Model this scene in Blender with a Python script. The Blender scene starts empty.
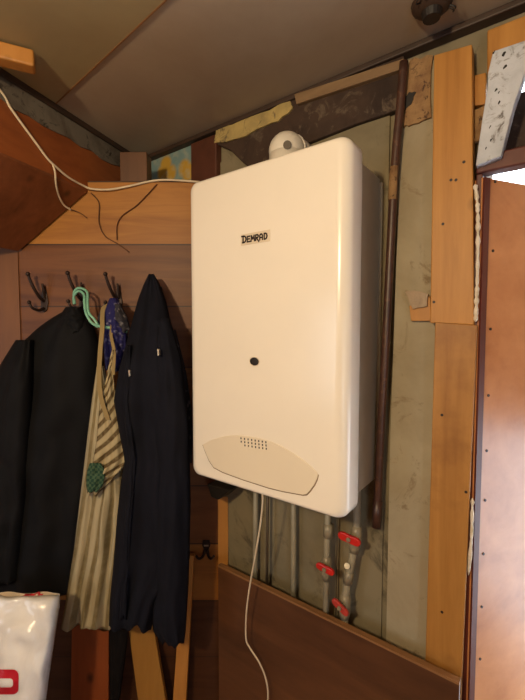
import bpy, bmesh, math, random
from mathutils import Vector, Matrix, noise

S = bpy.context.scene
C = S.collection
PI = math.pi

# ------------------------------------------------------------------ camera
FPX = 390.0
YAW = math.radians(36.5)
PITCH = math.radians(3.08)
CAM = Vector((0.0, -0.88, 1.55))
cam = bpy.data.objects.new('camera', bpy.data.cameras.new('camera'))
C.objects.link(cam)
cam.location = CAM
cam.rotation_euler = (PI / 2 - PITCH, 0, YAW)
cam.data.sensor_fit = 'VERTICAL'
cam.data.sensor_height = 36.0
cam.data.lens = 36.0 * FPX / 700.0
cam.data.clip_start = 0.02
S.camera = cam

# ------------------------------------------------------------------ world, lights, exposure
world = bpy.data.worlds.new('overcast_sky')
S.world = world
world.use_nodes = True
wn = world.node_tree.nodes
wn['Background'].inputs['Color'].default_value = (0.80, 0.90, 1.0, 1)
wn['Background'].inputs['Strength'].default_value = 9.0

def point_light(name, loc, power, color, radius):
    l = bpy.data.lights.new(name, 'POINT')
    l.energy = power
    l.color = color
    l.shadow_soft_size = radius
    o = bpy.data.objects.new(name, l)
    C.objects.link(o)
    o.location = loc
    return o

def area_light(name, loc, target, power, color, sx, sy):
    l = bpy.data.lights.new(name, 'AREA')
    l.shape = 'RECTANGLE'
    l.size = sx
    l.size_y = sy
    l.energy = power
    l.color = color
    o = bpy.data.objects.new(name, l)
    C.objects.link(o)
    o.location = loc
    o.rotation_euler = (Vector(target) - Vector(loc)).to_track_quat('-Z', 'Y').to_euler()
    return o

point_light('room_bulb', (-0.22, -1.50, 1.90), 48.0, (1.0, 0.77, 0.47), 0.05)
area_light('window_daylight', (1.44, -1.7, 1.25), (-0.3, -0.3, 1.75), 11.0, (0.80, 0.9, 1.0), 0.8, 0.9)
area_light('window_daylight', (-1.35, -2.95, 1.35), (-0.9, -0.2, 1.1), 12.0, (0.80, 0.9, 1.0), 0.8, 0.9)

S.view_settings.view_transform = 'Standard'
S.view_settings.look = 'None'
S.view_settings.gamma = 1.0
S.view_settings.use_curve_mapping = False
S.view_settings.exposure = 0.0

# ------------------------------------------------------------------ frames of the place
Rh = Vector((math.cos(YAW), math.sin(YAW), 0))
Fh = Vector((-math.sin(YAW), math.cos(YAW), 0))
Fv = Fh * math.cos(PITCH) + Vector((0, 0, -math.sin(PITCH)))
Uv = Fh * math.sin(PITCH) + Vector((0, 0, math.cos(PITCH)))
PD = 1.165           # distance of the plank partition
CEIL = 2.14

def ray(px, py):
    return Rh * (px - 262.5) + Uv * (350 - py) + Fv * FPX

def wy(px, py, y=0.0):          # a point of the heater wall (or a layer y in front of it)
    d = ray(px, py)
    return CAM + d * ((y - CAM.y) / d.y)

def pw(px, py, n=0.0):          # a point of the plank partition, n in front of it
    d = ray(px, py)
    return CAM + d * ((PD - n) / d.dot(Fh))

def cz(px, py, z):              # a point at height z
    d = ray(px, py)
    return CAM + d * ((z - CAM.z) / d.z)

def P(u, n, z):                 # partition frame: u right, n out of the planks
    v = CAM + Rh * u + Fh * (PD - n)
    return Vector((v.x, v.y, z))

def uz(px, py, n=0.0):
    p = pw(px, py, n)
    return (p - CAM).dot(Rh), p.z

# ------------------------------------------------------------------ materials
def lin(c):
    r = []
    for v in c:
        v /= 255.0
        r.append(v / 12.92 if v <= 0.04045 else ((v + 0.055) / 1.055) ** 2.4)
    return (*r, 1.0)

def newmat(name, rough=0.6, spec=0.5):
    m = bpy.data.materials.new(name)
    m.use_nodes = True
    b = m.node_tree.nodes['Principled BSDF']
    b.inputs['Roughness'].default_value = rough
    b.inputs['Specular IOR Level'].default_value = spec
    return m, m.node_tree.nodes, m.node_tree.links, b

def coords(N, L, scale=(1, 1, 1), rot=(0, 0, 0), src='Object'):
    tc = N.new('ShaderNodeTexCoord')
    mp1 = N.new('ShaderNodeMapping')
    mp1.inputs['Rotation'].default_value = rot
    mp2 = N.new('ShaderNodeMapping')
    mp2.inputs['Scale'].default_value = scale
    L.new(tc.outputs[src], mp1.inputs['Vector'])
    L.new(mp1.outputs['Vector'], mp2.inputs['Vector'])
    return mp2.outputs['Vector']

def ramp(N, L, fac, stops):
    r = N.new('ShaderNodeValToRGB')
    e = r.color_ramp.elements
    e[0].position, e[0].color = stops[0]
    e[1].position, e[1].color = stops[-1]
    for p, c in stops[1:-1]:
        x = e.new(p)
        x.color = c
    L.new(fac, r.inputs['Fac'])
    return r.outputs['Color']

def noise_n(N, L, vec, scale, detail=4, rough=0.55, dist=0.0):
    n = N.new('ShaderNodeTexNoise')
    n.inputs['Scale'].default_value = scale
    n.inputs['Detail'].default_value = detail
    n.inputs['Roughness'].default_value = rough
    n.inputs['Distortion'].default_value = dist
    L.new(vec, n.inputs['Vector'])
    return n.outputs['Fac']

def mix(N, L, fac, a, b, mode='MIX'):
    x = N.new('ShaderNodeMix')
    x.data_type = 'RGBA'
    x.blend_type = mode
    for i, v in ((0, fac), (6, a), (7, b)):
        if hasattr(v, 'links'):
            L.new(v, x.inputs[i])
        else:
            x.inputs[i].default_value = v
    return x.outputs[2]

def bump(N, L, b, h, strength=0.3, dist=0.004):
    x = N.new('ShaderNodeBump')
    x.inputs['Strength'].default_value = strength
    x.inputs['Distance'].default_value = dist
    L.new(h, x.inputs['Height'])
    L.new(x.outputs['Normal'], b.inputs['Normal'])

def plain(name, c, rough=0.5, spec=0.5, metal=0.0, vary=0.12, nscale=14):
    m, N, L, b = newmat(name, rough, spec)
    b.inputs['Metallic'].default_value = metal
    v = coords(N, L)
    n = noise_n(N, L, v, nscale, 5)
    lo = tuple(max(0, x * (1 - vary)) for x in c)
    hi = tuple(min(255, x * (1 + vary)) for x in c)
    L.new(ramp(N, L, n, [(0.3, lin(lo)), (0.7, lin(hi))]), b.inputs['Base Color'])
    return m

def wood(name, dark, light, grain='z', rotz=0.0, rough=0.5, stretch=9.0, scale=9.0, stains=None, knots=True):
    m, N, L, b = newmat(name, rough, 0.4)
    sc = [scale] * 3
    sc['xyz'.index(grain)] = scale / stretch
    v = coords(N, L, tuple(sc), (0, 0, rotz))
    n1 = noise_n(N, L, v, 1.0, 6, 0.6, 1.2)
    n2 = noise_n(N, L, v, 5.0, 4, 0.6, 0.3)
    a = N.new('ShaderNodeMath'); a.operation = 'MULTIPLY_ADD'
    L.new(n2, a.inputs[0]); a.inputs[1].default_value = 0.4
    L.new(n1, a.inputs[2])
    col = ramp(N, L, a.outputs[0], [(0.45, lin(dark)), (0.65, lin([(x + y) / 2 for x, y in zip(dark, light)])), (0.95, lin(light))])
    if stains:
        v2 = coords(N, L, (1, 1, 1))
        n3 = noise_n(N, L, v2, 5.0, 5, 0.65)
        f = ramp(N, L, n3, [(0.50, (0, 0, 0, 1)), (0.72, (1, 1, 1, 1))])
        col = mix(N, L, f, col, lin(stains))
    if knots:
        v3 = coords(N, L, tuple(3.2 if g != grain else 2.2 for g in 'xyz'), (0, 0, rotz))
        vo = N.new('ShaderNodeTexVoronoi')
        vo.inputs['Scale'].default_value = 2.2
        L.new(v3, vo.inputs['Vector'])
        f = ramp(N, L, vo.outputs['Distance'], [(0.03, (0.8, 0.8, 0.8, 1)), (0.10, (0, 0, 0, 1))])
        col = mix(N, L, f, col, lin([x * 0.5 for x in dark]))
    L.new(col, b.inputs['Base Color'])
    bump(N, L, b, n2, 0.15, 0.002)
    return m

def dirty(name, base, dirt, dirt2=None, scale=4.0, rough=0.85, lo=0.45, hi=0.7, bstr=0.3, spec=0.3):
    m, N, L, b = newmat(name, rough, spec)
    v = coords(N, L)
    n1 = noise_n(N, L, v, scale, 7, 0.65, 0.4)
    col = ramp(N, L, n1, [(lo, lin(base)), (hi, lin(dirt))])
    if dirt2:
        n2 = noise_n(N, L, v, scale * 3.1, 6, 0.7, 0.8)
        f = ramp(N, L, n2, [(0.55, (0, 0, 0, 1)), (0.66, (1, 1, 1, 1))])
        col = mix(N, L, f, col, lin(dirt2))
    L.new(col, b.inputs['Base Color'])
    bump(N, L, b, noise_n(N, L, v, scale * 8, 5, 0.6), bstr, 0.003)
    return m

M = {}
M['plaster'] = dirty('wall_plaster', (130, 119, 94), (106, 97, 76), (92, 84, 66), 3.0, bstr=0.15)
M['plaster_strip'] = dirty('plaster_board', (162, 150, 124), (138, 124, 98), (122, 104, 78), 3.5, lo=0.4, bstr=0.15)
M['ceiling'] = dirty('ceiling_board', (176, 160, 140), (156, 138, 120), None, 2.0, 0.45, 0.35, 0.7, 0.05, 0.4)
M['ceiling_left'] = dirty('ceiling_board_olive', (164, 148, 112), (142, 124, 92), None, 2.0, 0.5, 0.35, 0.7, 0.05, 0.4)
M['dark_timber'] = dirty('dark_timber', (66, 50, 40), (44, 32, 26), (94, 80, 66), 7.0, 0.75)
M['trim_dark'] = plain('dark_trim', (58, 42, 32), 0.6)
M['strip_wood'] = wood('old_strip_wood', (92, 70, 48), (150, 122, 88), 'x', 0, 0.7)
M['brown_paint'] = plain('brown_paint', (84, 48, 34), 0.45)
M['plank'] = wood('pine_plank', (152, 100, 40), (188, 134, 64), 'z', 0, 0.5, 12, 12)
M['plank2'] = wood('pine_plank_yellow', (146, 98, 42), (180, 130, 66), 'z', 0, 0.5, 12, 12, stains=(130, 84, 36))
M['beam'] = wood('orange_beam', (120, 62, 30), (160, 90, 44), 'y', -0.55, 0.5, 10, 9)
M['redwood'] = wood('dark_red_wood', (98, 54, 30), (136, 80, 48), 'x', -0.3, 0.45, 6, 10)
M['door'] = wood('door_veneer', (164, 104, 62), (200, 140, 92), 'x', 0, 0.28, 6, 5, knots=False)
M['doorframe'] = wood('dark_red_frame', (70, 26, 20), (92, 42, 30), 'z', 0, 0.45, 8, 10, knots=False)
M['whiteboard'] = dirty('weathered_white_paint', (196, 200, 208), (160, 164, 170), (106, 100, 96), 9.0, 0.7, 0.4, 0.75, 0.6)
M['plywood'] = wood('brown_plywood', (66, 40, 24), (104, 66, 40), 'x', 0, 0.45, 7, 6, knots=False)
M['plyedge'] = wood('plywood_edge', (122, 84, 50), (146, 106, 68), 'x', 0, 0.6, 7, 9, knots=False)
M['orange_board'] = wood('orange_board', (120, 58, 26), (150, 78, 38), 'z', 0, 0.5, 10, 10)
M['yellow_board'] = wood('yellow_board', (140, 98, 42), (164, 120, 58), 'z', 0, 0.5, 10, 10)
M['batten'] = wood('batten_wood', (160, 104, 44), (190, 134, 68), 'z', 0, 0.5, 10, 10)
M['enamel'] = plain('cream_enamel', (236, 228, 214), 0.22, 0.5, vary=0.015, nscale=3)
M['enamel_flap'] = plain('flap_plastic', (226, 214, 192), 0.35, 0.5, vary=0.015, nscale=3)
M['casing'] = plain('painted_steel_casing', (160, 150, 132), 0.4, 0.5, vary=0.03)
M['dark'] = plain('dark_slot', (26, 20, 16), 0.6)
M['badge'] = plain('badge_plate', (214, 200, 176), 0.35, vary=0.03)
M['ink'] = plain('badge_lettering', (40, 24, 16), 0.5)
M['white_plastic'] = plain('white_plastic', (222, 214, 198), 0.4, vary=0.04)
M['cable'] = plain('white_cable', (216, 200, 172), 0.5, vary=0.05)
M['brass_pipe'] = dirty('brown_pipe_paint', (72, 46, 36), (54, 34, 28), (98, 66, 48), 18.0, 0.4, bstr=0.1, spec=0.5)
M['flaked'] = dirty('flaked_cream_paint', (150, 118, 80), (116, 84, 58), (72, 50, 38), 22.0)
M['grey_pipe'] = plain('grey_pipe', (150, 142, 120), 0.45, vary=0.1)
M['dark_pipe'] = plain('dark_pipe', (78, 66, 50), 0.5, vary=0.1)
M['metal'] = plain('painted_fitting', (140, 130, 108), 0.4, metal=0.1)
M['red'] = plain('red_valve_paint', (196, 36, 28), 0.35, vary=0.08)
M['iron'] = plain('blackened_iron', (48, 34, 28), 0.42, 0.6, metal=0.5)
M['black'] = plain('black_fabric', (14, 14, 17), 0.8, 0.2, vary=0.2)
M['navy'] = plain('navy_fabric', (19, 20, 29), 0.9, 0.15, vary=0.15)
M['navy_dark'] = plain('dark_cloth', (20, 18, 20), 0.9, 0.15, vary=0.2)
M['zip'] = plain('zip_metal', (190, 180, 165), 0.3, metal=0.8)
M['mint'] = plain('mint_plastic', (120, 176, 150), 0.35, vary=0.05)
M['twine'] = plain('brown_twine', (92, 54, 24), 0.8)
M['foam'] = dirty('expanding_foam', (222, 212, 196), (190, 170, 130), None, 30, 0.8, bstr=0.6)
M['chip'] = dirty('plaster_chip', (160, 140, 116), (122, 104, 86), None, 20, 0.9)
M['floor'] = wood('floor_boards', (92, 62, 40), (132, 92, 60), 'x', 0, 0.5)
M['roomwall'] = wood('room_panelling', (120, 82, 48), (160, 116, 70), 'z', 0, 0.55)
M['nail'] = plain('nail_head', (50, 38, 32), 0.5, metal=0.4)
M['cardred'] = plain('red_print', (176, 22, 40), 0.4, vary=0.06)
M['bag_tape'] = plain('bag_edge', (204, 188, 166), 0.5, vary=0.05)
M['crate'] = wood('crate_wood', (120, 84, 50), (160, 118, 74), 'x')

def mat_planks():
    # horizontal boards, 0.182 m wide, each with its own tone
    m, N, L, b = newmat('partition_planks', 0.5, 0.4)
    z0 = uz(120, 181)[1]
    tc = N.new('ShaderNodeTexCoord')
    sp = N.new('ShaderNodeSeparateXYZ'); L.new(tc.outputs['Object'], sp.inputs[0])
    ma = N.new('ShaderNodeMath'); ma.operation = 'MULTIPLY_ADD'
    ma.inputs[1].default_value = -1 / 0.1815; ma.inputs[2].default_value = z0 / 0.1815
    L.new(sp.outputs['Z'], ma.inputs[0])
    fl = N.new('ShaderNodeMath'); fl.operation = 'FLOOR'; L.new(ma.outputs[0], fl.inputs[0])
    fr = N.new('ShaderNodeMath'); fr.operation = 'FRACT'; L.new(ma.outputs[0], fr.inputs[0])
    dv = N.new('ShaderNodeMath'); dv.operation = 'DIVIDE'; L.new(fl.outputs[0], dv.inputs[0]); dv.inputs[1].default_value = 12.0
    cr = N.new('ShaderNodeValToRGB'); cr.color_ramp.interpolation = 'CONSTANT'
    tones = [(168, 112, 46), (112, 66, 28), (156, 98, 40), (140, 90, 40), (116, 70, 34), (84, 44, 22), (150, 96, 40), (78, 46, 26), (100, 58, 30), (76, 46, 26)]
    e = cr.color_ramp.elements
    e[0].position = 0; e[0].color = lin(tones[0]); e[1].position = 1 / 12 - 0.002; e[1].color = lin(tones[1])
    for i in range(2, len(tones)):
        x = e.new(i / 12 - 0.002); x.color = lin(tones[i])
    L.new(dv.outputs[0], cr.inputs['Fac'])
    v = coords(N, L, (1.1, 8, 12), (0, 0, -YAW))
    n1 = noise_n(N, L, v, 1.6, 6, 0.62, 1.3)
    n2 = noise_n(N, L, v, 6, 4, 0.6, 0.2)
    g = ramp(N, L, n1, [(0.3, (0.60, 0.50, 0.42, 1)), (0.6, (1, 1, 1, 1))])
    col = mix(N, L, 1.0, cr.outputs['Color'], g, 'MULTIPLY')
    gl = ramp(N, L, fr.outputs[0], [(0.012, (1, 1, 1, 1)), (0.03, (0, 0, 0, 1))])
    col = mix(N, L, gl, col, lin((52, 30, 18)))
    L.new(col, b.inputs['Base Color'])
    bump(N, L, b, n2, 0.12, 0.002)
    return m
M['partition'] = mat_planks()

def mat_wallpaper():
    m, N, L, b = newmat('old_wallpaper', 0.8, 0.2)
    v = coords(N, L)
    vo = N.new('ShaderNodeTexVoronoi'); vo.inputs['Scale'].default_value = 16
    L.new(v, vo.inputs['Vector'])
    f = ramp(N, L, vo.outputs['Distance'], [(0.35, (1, 1, 1, 1)), (0.55, (0, 0, 0, 1))])
    col = mix(N, L, f, lin((120, 146, 146)), lin((190, 150, 60)))
    n = noise_n(N, L, v, 30, 5)
    col = mix(N, L, ramp(N, L, n, [(0.5, (0, 0, 0, 1)), (0.75, (0.7, 0.7, 0.7, 1))]), col, lin((170, 170, 150)))
    L.new(col, b.inputs['Base Color'])
    return m
M['wallpaper'] = mat_wallpaper()
M['wallpaper_yellow'] = dirty('yellowed_wallpaper', (180, 158, 100), (140, 124, 84), (96, 84, 66), 9.0, 0.85)

def mat_stripes(name, c1, c2, c3, scale, ang, rough=0.85):
    m, N, L, b = newmat(name, rough, 0.15)
    tc = N.new('ShaderNodeTexCoord')
    mp = N.new('ShaderNodeMapping'); mp.inputs['Rotation'].default_value = (0, 0, ang)
    L.new(tc.outputs['UV'], mp.inputs['Vector'])
    w = N.new('ShaderNodeTexWave'); w.wave_type = 'BANDS'; w.bands_direction = 'X'
    w.inputs['Scale'].default_value = scale; w.inputs['Distortion'].default_value = 0.25
    w.inputs['Detail'].default_value = 1
    L.new(mp.outputs['Vector'], w.inputs['Vector'])
    col = ramp(N, L, w.outputs['Fac'], [(0.25, lin(c1)), (0.5, lin(c2)), (0.8, lin(c3))])
    n = noise_n(N, L, tc.outputs['UV'], 6, 4)
    col = mix(N, L, ramp(N, L, n, [(0.4, (0, 0, 0, 1)), (0.8, (0.5, 0.5, 0.5, 1))]), col, lin(c2))
    L.new(col, b.inputs['Base Color'])
    return m
M['apron'] = mat_stripes('apron_stripes', (122, 108, 76), (162, 150, 120), (172, 160, 130), 1.5, 0.05)
M['apron_bib'] = mat_stripes('apron_bib_stripes', (84, 66, 40), (164, 150, 116), (174, 160, 126), 1.1, 0.9)
M['strap'] = mat_stripes('strap_stripe', (130, 108, 66), (214, 200, 162), (220, 206, 170), 1.2, 0)

def mat_check(name, a, b_, scale):
    m, N, L, b = newmat(name, 0.85, 0.15)
    tc = N.new('ShaderNodeTexCoord')
    ck = N.new('ShaderNodeTexChecker'); ck.inputs['Scale'].default_value = scale
    ck.inputs['Color1'].default_value = lin(a); ck.inputs['Color2'].default_value = lin(b_)
    L.new(tc.outputs['UV'], ck.inputs['Vector'])
    L.new(ck.outputs['Color'], b.inputs['Base Color'])
    return m
M['plaid'] = mat_check('green_plaid', (38, 66, 54), (70, 92, 70), 7)

def mat_floral(name, base, s1, s2, scale):
    m, N, L, b = newmat(name, 0.8, 0.2)
    v = coords(N, L)
    vo = N.new('ShaderNodeTexVoronoi'); vo.inputs['Scale'].default_value = scale
    L.new(v, vo.inputs['Vector'])
    f = ramp(N, L, vo.outputs['Distance'], [(0.3, (1, 1, 1, 1)), (0.42, (0, 0, 0, 1))])
    n = noise_n(N, L, v, scale * 0.7, 4)
    c = ramp(N, L, n, [(0.42, lin(s1)), (0.58, lin(s2))])
    L.new(mix(N, L, f, lin(base), c), b.inputs['Base Color'])
    return m
M['purple'] = mat_floral('purple_print', (36, 34, 84), (104, 102, 134), (28, 26, 60), 70)
M['greyprint'] = mat_floral('grey_print', (50, 48, 54), (104, 100, 104), (34, 32, 38), 60)

def mat_bag():
    m, N, L, b = newmat('white_plastic_wrap', 0.22, 0.6)
    v = coords(N, L)
    n = noise_n(N, L, v, 7, 6, 0.6, 0.6)
    L.new(ramp(N, L, n, [(0.3, lin((208, 204, 200))), (0.7, lin((232, 230, 228)))]), b.inputs['Base Color'])
    bump(N, L, b, n, 0.5, 0.012)
    return m
M['bag'] = mat_bag()

# ------------------------------------------------------------------ mesh helpers
class MB:
    def __init__(s):
        s.bm = bmesh.new()
        s.uv = s.bm.loops.layers.uv.new('uv')
    def verts(s, pts):
        return [s.bm.verts.new(p) for p in pts]
    def hexa(s, p):             # 8 points: bottom ring 0-3, top ring 4-7
        v = s.verts(p)
        for f in ((3, 2, 1, 0), (4, 5, 6, 7), (0, 1, 5, 4), (1, 2, 6, 5), (2, 3, 7, 6), (3, 0, 4, 7)):
            s.bm.faces.new([v[i] for i in f])
        return s
    def box(s, x0, x1, y0, y1, z0, z1):
        return s.hexa([(x0, y0, z0), (x1, y0, z0), (x1, y1, z0), (x0, y1, z0), (x0, y0, z1), (x1, y0, z1), (x1, y1, z1), (x0, y1, z1)])
    def prism(s, pts, off):     # closed outline pts, extruded by vector off
        off = Vector(off)
        a = s.verts(pts)
        b = s.verts([Vector(p) + off for p in pts])
        n = len(a)
        s.bm.faces.new(a)
        s.bm.faces.new(b[::-1])
        for i in range(n):
            s.bm.faces.new([a[i], b[i], b[(i + 1) % n], a[(i + 1) % n]])
        return s
    def rings(s, rs, cap=True, closed=True):
        vs = [s.verts(r) for r in rs]
        n = len(vs[0])
        for a, b in zip(vs, vs[1:]):
            for i in range(n if closed else n - 1):
                j = (i + 1) % n
                s.bm.faces.new([a[i], a[j], b[j], b[i]])
        if cap:
            s.bm.faces.new(vs[0][::-1])
            s.bm.faces.new(vs[-1])
        return s
    def tube(s, pts, r, seg=10):
        pts = [Vector(p) for p in pts]
        n = len(pts)
        rr = r if isinstance(r, (list, tuple)) else [r] * n
        rs = []
        up = None
        for i in range(n):
            t = (pts[min(i + 1, n - 1)] - pts[max(i - 1, 0)]).normalized()
            if up is None:
                up = Vector((0, 0, 1)) if abs(t.z) < 0.9 else Vector((1, 0, 0))
            a = t.cross(up)
            if a.length < 1e-6:
                a = t.orthogonal()
            a.normalize()
            up = a.cross(t).normalized()
            rs.append([pts[i] + (a * math.cos(2 * PI * k / seg) + up * math.sin(2 * PI * k / seg)) * rr[i] for k in range(seg)])
        return s.rings(rs)
    def ball(s, c, r, seg=14, sc=(1, 1, 1)):
        m = Matrix.Translation(c) @ Matrix.Diagonal((*sc, 1))
        bmesh.ops.create_uvsphere(s.bm, u_segments=seg, v_segments=max(6, seg // 2 + 2), radius=r, matrix=m)
        return s
    def cyl(s, a, b, r, seg=16):
        return s.tube([a, b], r, seg)

def smooth_path(ctrl, n=8):
    ctrl = [Vector(c) for c in ctrl]
    c = [ctrl[0] * 2 - ctrl[1]] + ctrl + [ctrl[-1] * 2 - ctrl[-2]]
    out = []
    for i in range(1, len(c) - 2):
        p0, p1, p2, p3 = c[i - 1:i + 3]
        for k in range(n):
            t = k / n
            out.append(0.5 * ((2 * p1) + (p2 - p0) * t + (2 * p0 - 5 * p1 + 4 * p2 - p3) * t * t + (3 * p1 - p0 - 3 * p2 + p3) * t ** 3))
    out.append(ctrl[-1])
    return out

def obj(name, mb, mat, parent=None, smooth=False, bevel=0.0, subsurf=0):
    bm = mb.bm
    bmesh.ops.recalc_face_normals(bm, faces=bm.faces)
    if parent is not None:
        off = parent_world(parent)
        bmesh.ops.translate(bm, vec=-off, verts=bm.verts)
    me = bpy.data.meshes.new(name)
    bm.to_mesh(me)
    bm.free()
    me.materials.append(M[mat] if isinstance(mat, str) else mat)
    if smooth:
        for p in me.polygons:
            p.use_smooth = True
    o = bpy.data.objects.new(name, me)
    C.objects.link(o)
    if parent is not None:
        o.parent = parent
    if bevel:
        md = o.modifiers.new('bevel', 'BEVEL')
        md.width = bevel; md.segments = 2; md.limit_method = 'ANGLE'
    if subsurf:
        md = o.modifiers.new('subsurf', 'SUBSURF')
        md.levels = subsurf; md.render_levels = subsurf
    return o

def parent_world(o):
    v = Vector((0, 0, 0))
    while o is not None:
        v += o.location
        o = o.parent
    return v

def tag(o, label, cat, group=None, kind=None):
    o['label'] = label
    o['category'] = cat
    if group: o['group'] = group
    if kind: o['kind'] = kind
    return o

def thing(name, label, cat, loc, group=None):
    o = bpy.data.objects.new(name, None)
    o.empty_display_size = 0.05
    C.objects.link(o)
    o.location = loc
    return tag(o, label, cat, group)

def struct(name, mb, mat, parent=None, **k):
    o = obj(name, mb, mat, parent, **k)
    if parent is None:
        o['kind'] = 'structure'
    return o

def dup(root, delta, label):
    def cp(o, parent):
        c = o.copy()
        C.objects.link(c)
        if parent is not None:
            c.parent = parent
        for ch in o.children:
            cp(ch, c)
        return c
    r = cp(root, None)
    r.location = root.location + Vector(delta)
    r['label'] = label
    return r

def ragged(pts, n, amp, seed):
    # outline with torn edges
    random.seed(seed)
    out = []
    m = len(pts)
    for i in range(m):
        a, b = Vector(pts[i]), Vector(pts[(i + 1) % m])
        for k in range(n):
            t = k / n
            p = a.lerp(b, t)
            if k:
                p += Vector((random.uniform(-amp, amp), 0, random.uniform(-amp, amp)))
            out.append(p)
    return out

def yquad(mb, px, y, thick):     # outline given in photo coordinates laid on layer y of the heater wall
    return mb.prism([wy(a, b, y) for a, b in px], (0, thick, 0))

# ------------------------------------------------------------------ the room shell
XJ = wy(479, 400, 0).x                     # left side of the doorway
LINT = wy(525, 150, 0).z
TOPO = wy(525, 49, 0).z
XR = 0.72
struct('floor', MB().box(-2.0, 1.5, -3.0, 0.6, -0.05, 0.0), 'floor')
w = MB().box(-2.0, XJ, 0.0, 0.10, 0.0, CEIL)
w.box(XJ, XR, 0.0, 0.10, TOPO, CEIL)
w.box(XR, 1.5, 0.0, 0.10, 0.0, CEIL)
struct('wall_back', w, 'plaster')
struct('wall_right', MB().box(1.5, 1.56, -3.0, 0.1, 0.0, CEIL), 'roomwall')
struct('wall_front', MB().box(-2.0, 1.5, -3.06, -3.0, 0.0, CEIL), 'roomwall')
struct('wall_left', MB().box(-2.06, -2.0, -3.0, 0.1, 0.0, CEIL), 'roomwall')

# unseen, added to shape door light: pale ground, shading eave, side wall open below
struct('ground', MB().box(-6.0, 6.0, 0.12, 8.0, -0.30, -0.22), plain('bounce_ground', (232, 232, 236), 0.8))
struct('eave_shade', MB().box(-1.0, 1.5, 0.10, 0.62, 2.40, 2.44), 'roomwall')
struct('wall_porch_shade', MB().box(0.80, 0.84, 0.10, 1.7, 1.15, 2.40), 'roomwall')

def window(name, c, ax):
    mb = MB()
    for a0, a1, b0_, b1_ in ((-0.46, -0.40, -0.51, 0.51), (0.40, 0.46, -0.51, 0.51), (-0.40, 0.40, 0.45, 0.51), (-0.40, 0.40, -0.51, -0.45)):
        if ax == 'x':
            mb.box(c[0] + a0, c[0] + a1, c[1] - 0.02, c[1] + 0.02, c[2] + b0_, c[2] + b1_)
        else:
            mb.box(c[0] - 0.02, c[0] + 0.02, c[1] + a0, c[1] + a1, c[2] + b0_, c[2] + b1_)
    struct(name, mb, 'white_plastic', bevel=0.004)
window('window_1', (1.48, -1.7, 1.25), 'y')
window('window_2', (-1.35, -2.98, 1.35), 'x')

# ceiling: two sheets meeting at a pale seam
s0, s1 = cz(50, 109, CEIL), cz(166, 0, CEIL)
sd = (s1 - s0).normalized()
sa, sb = s0 - sd * 0.6, s0 + sd * 2.4
nl = Vector((-sd.y, sd.x, 0))
if nl.dot(cz(60, 20, CEIL) - s0) < 0: nl = -nl
cl = MB().box(-2.06, 1.56, -3.06, 0.1, CEIL, CEIL + 0.06)
struct('ceiling', cl, 'ceiling')
lp = MB().prism([sa, sb, sb + nl * 0.62, sa + nl * 0.62], (0, 0, -0.002))
tag(obj('ceiling_board', lp, 'ceiling_left'), 'olive brown ceiling sheet left of the thin pale seam', 'board')
tag(obj('seam_strip', MB().prism([p_ + Vector((0, 0, -0.0021)) for p_ in (sa, sb, sb + nl * 0.003, sa + nl * 0.003)], (0, 0, -0.001)), 'plyedge'),
    'thin pale seam strip running across the ceiling sheets', 'strip')

# plank partition with coats
uR, _ = uz(219, 400)
uL, _ = uz(-60, 400)
zT = uz(120, 181)[1]
mb = MB().prism([P(uL, 0, 0), P(uR, 0, 0), P(uR, 0, zT), P(uL, 0, zT)], Fh * 0.018)
struct('wall_partition', mb, 'partition')

# trims under the ceiling, on the heater wall
x0t, x1t = wy(140, 160).x, 1.4
struct('trim_1', MB().box(x0t, x1t, -0.026, 0.0, CEIL - 0.015, CEIL - 0.002), 'trim_dark', bevel=0.003)  # real dark edge at right; left stretch is a shadow gap drawn dark
tm = MB()
tm.prism([wy(296, 104, -0.03), wy(404, 68, -0.03), wy(404, 58, -0.03), wy(294, 94, -0.03)], (0, 0.03, 0))
tag(obj('timber_strip', tm, 'strip_wood', bevel=0.002), 'old light brown timber strip under the ceiling above the heater', 'strip')

# dark wall plate
pl = thing('wall_plate', 'dark stained wall timber running above the heater under the ceiling', 'timber', wy(300, 130, 0))
pp = [(216, 144), (216, 128), (262, 108), (310, 89), (355, 73), (404, 55), (404, 106), (388, 113), (355, 124), (300, 146), (255, 172), (243, 163), (230, 150)]
obj('timber', yquad(MB(), pp, -0.018, 0.018), 'dark_timber', pl, bevel=0.003)

# yellowed torn wallpaper strip and blue floral piece
mb = MB().prism(ragged([wy(214, 143, -0.024), wy(216, 130, -0.024), wy(250, 117, -0.024), wy(290, 101, -0.024), wy(292, 108, -0.024), (wy(278, 121, -0.024)), wy(250, 133, -0.024), wy(228, 141, -0.024)], 4, 0.004, 3), (0, 0.005, 0))
tag(obj('torn_wallpaper', mb, 'wallpaper_yellow'), 'torn yellowed wallpaper strip above the left half of the heater', 'wallpaper')
mb = MB().prism([wy(138, 240, -0.004), wy(194, 240, -0.004), wy(194, 143, -0.004), wy(138, 160, -0.004)], (0, 0.003, 0))
tag(obj('floral_wallpaper', mb, 'wallpaper'), 'blue and yellow floral wallpaper piece left of the brown post', 'wallpaper')
mb = MB()
a, b = wy(193, 300, -0.02), wy(218, 300, -0.02)
mb.box(a.x, b.x, -0.024, 0.0, 1.2, wy(205, 138, -0.024).z)
tag(obj('brown_post', mb, 'brown_paint', bevel=0.003), 'brown painted post behind the top left of the heater', 'post')

# grey sheets behind the heater
for (pl_, pr_, ztop, zbot, lab) in ((221, 292, 150, 640, 'grey wall sheet left of the pale pipe under the heater'),
                                    (294.5, 385, 105, 700, 'grey wall sheet behind the red valves')):
    xa, xb = wy(pl_, 400, -0.006).x, wy(pr_, 400, -0.006).x
    mb = MB().box(xa, xb, -0.006, 0.0, 0.62, wy((pl_ + pr_) / 2, ztop, -0.006).z)
    tag(obj('wall_sheet', mb, 'plaster', bevel=0.001), lab, 'sheet')

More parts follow.
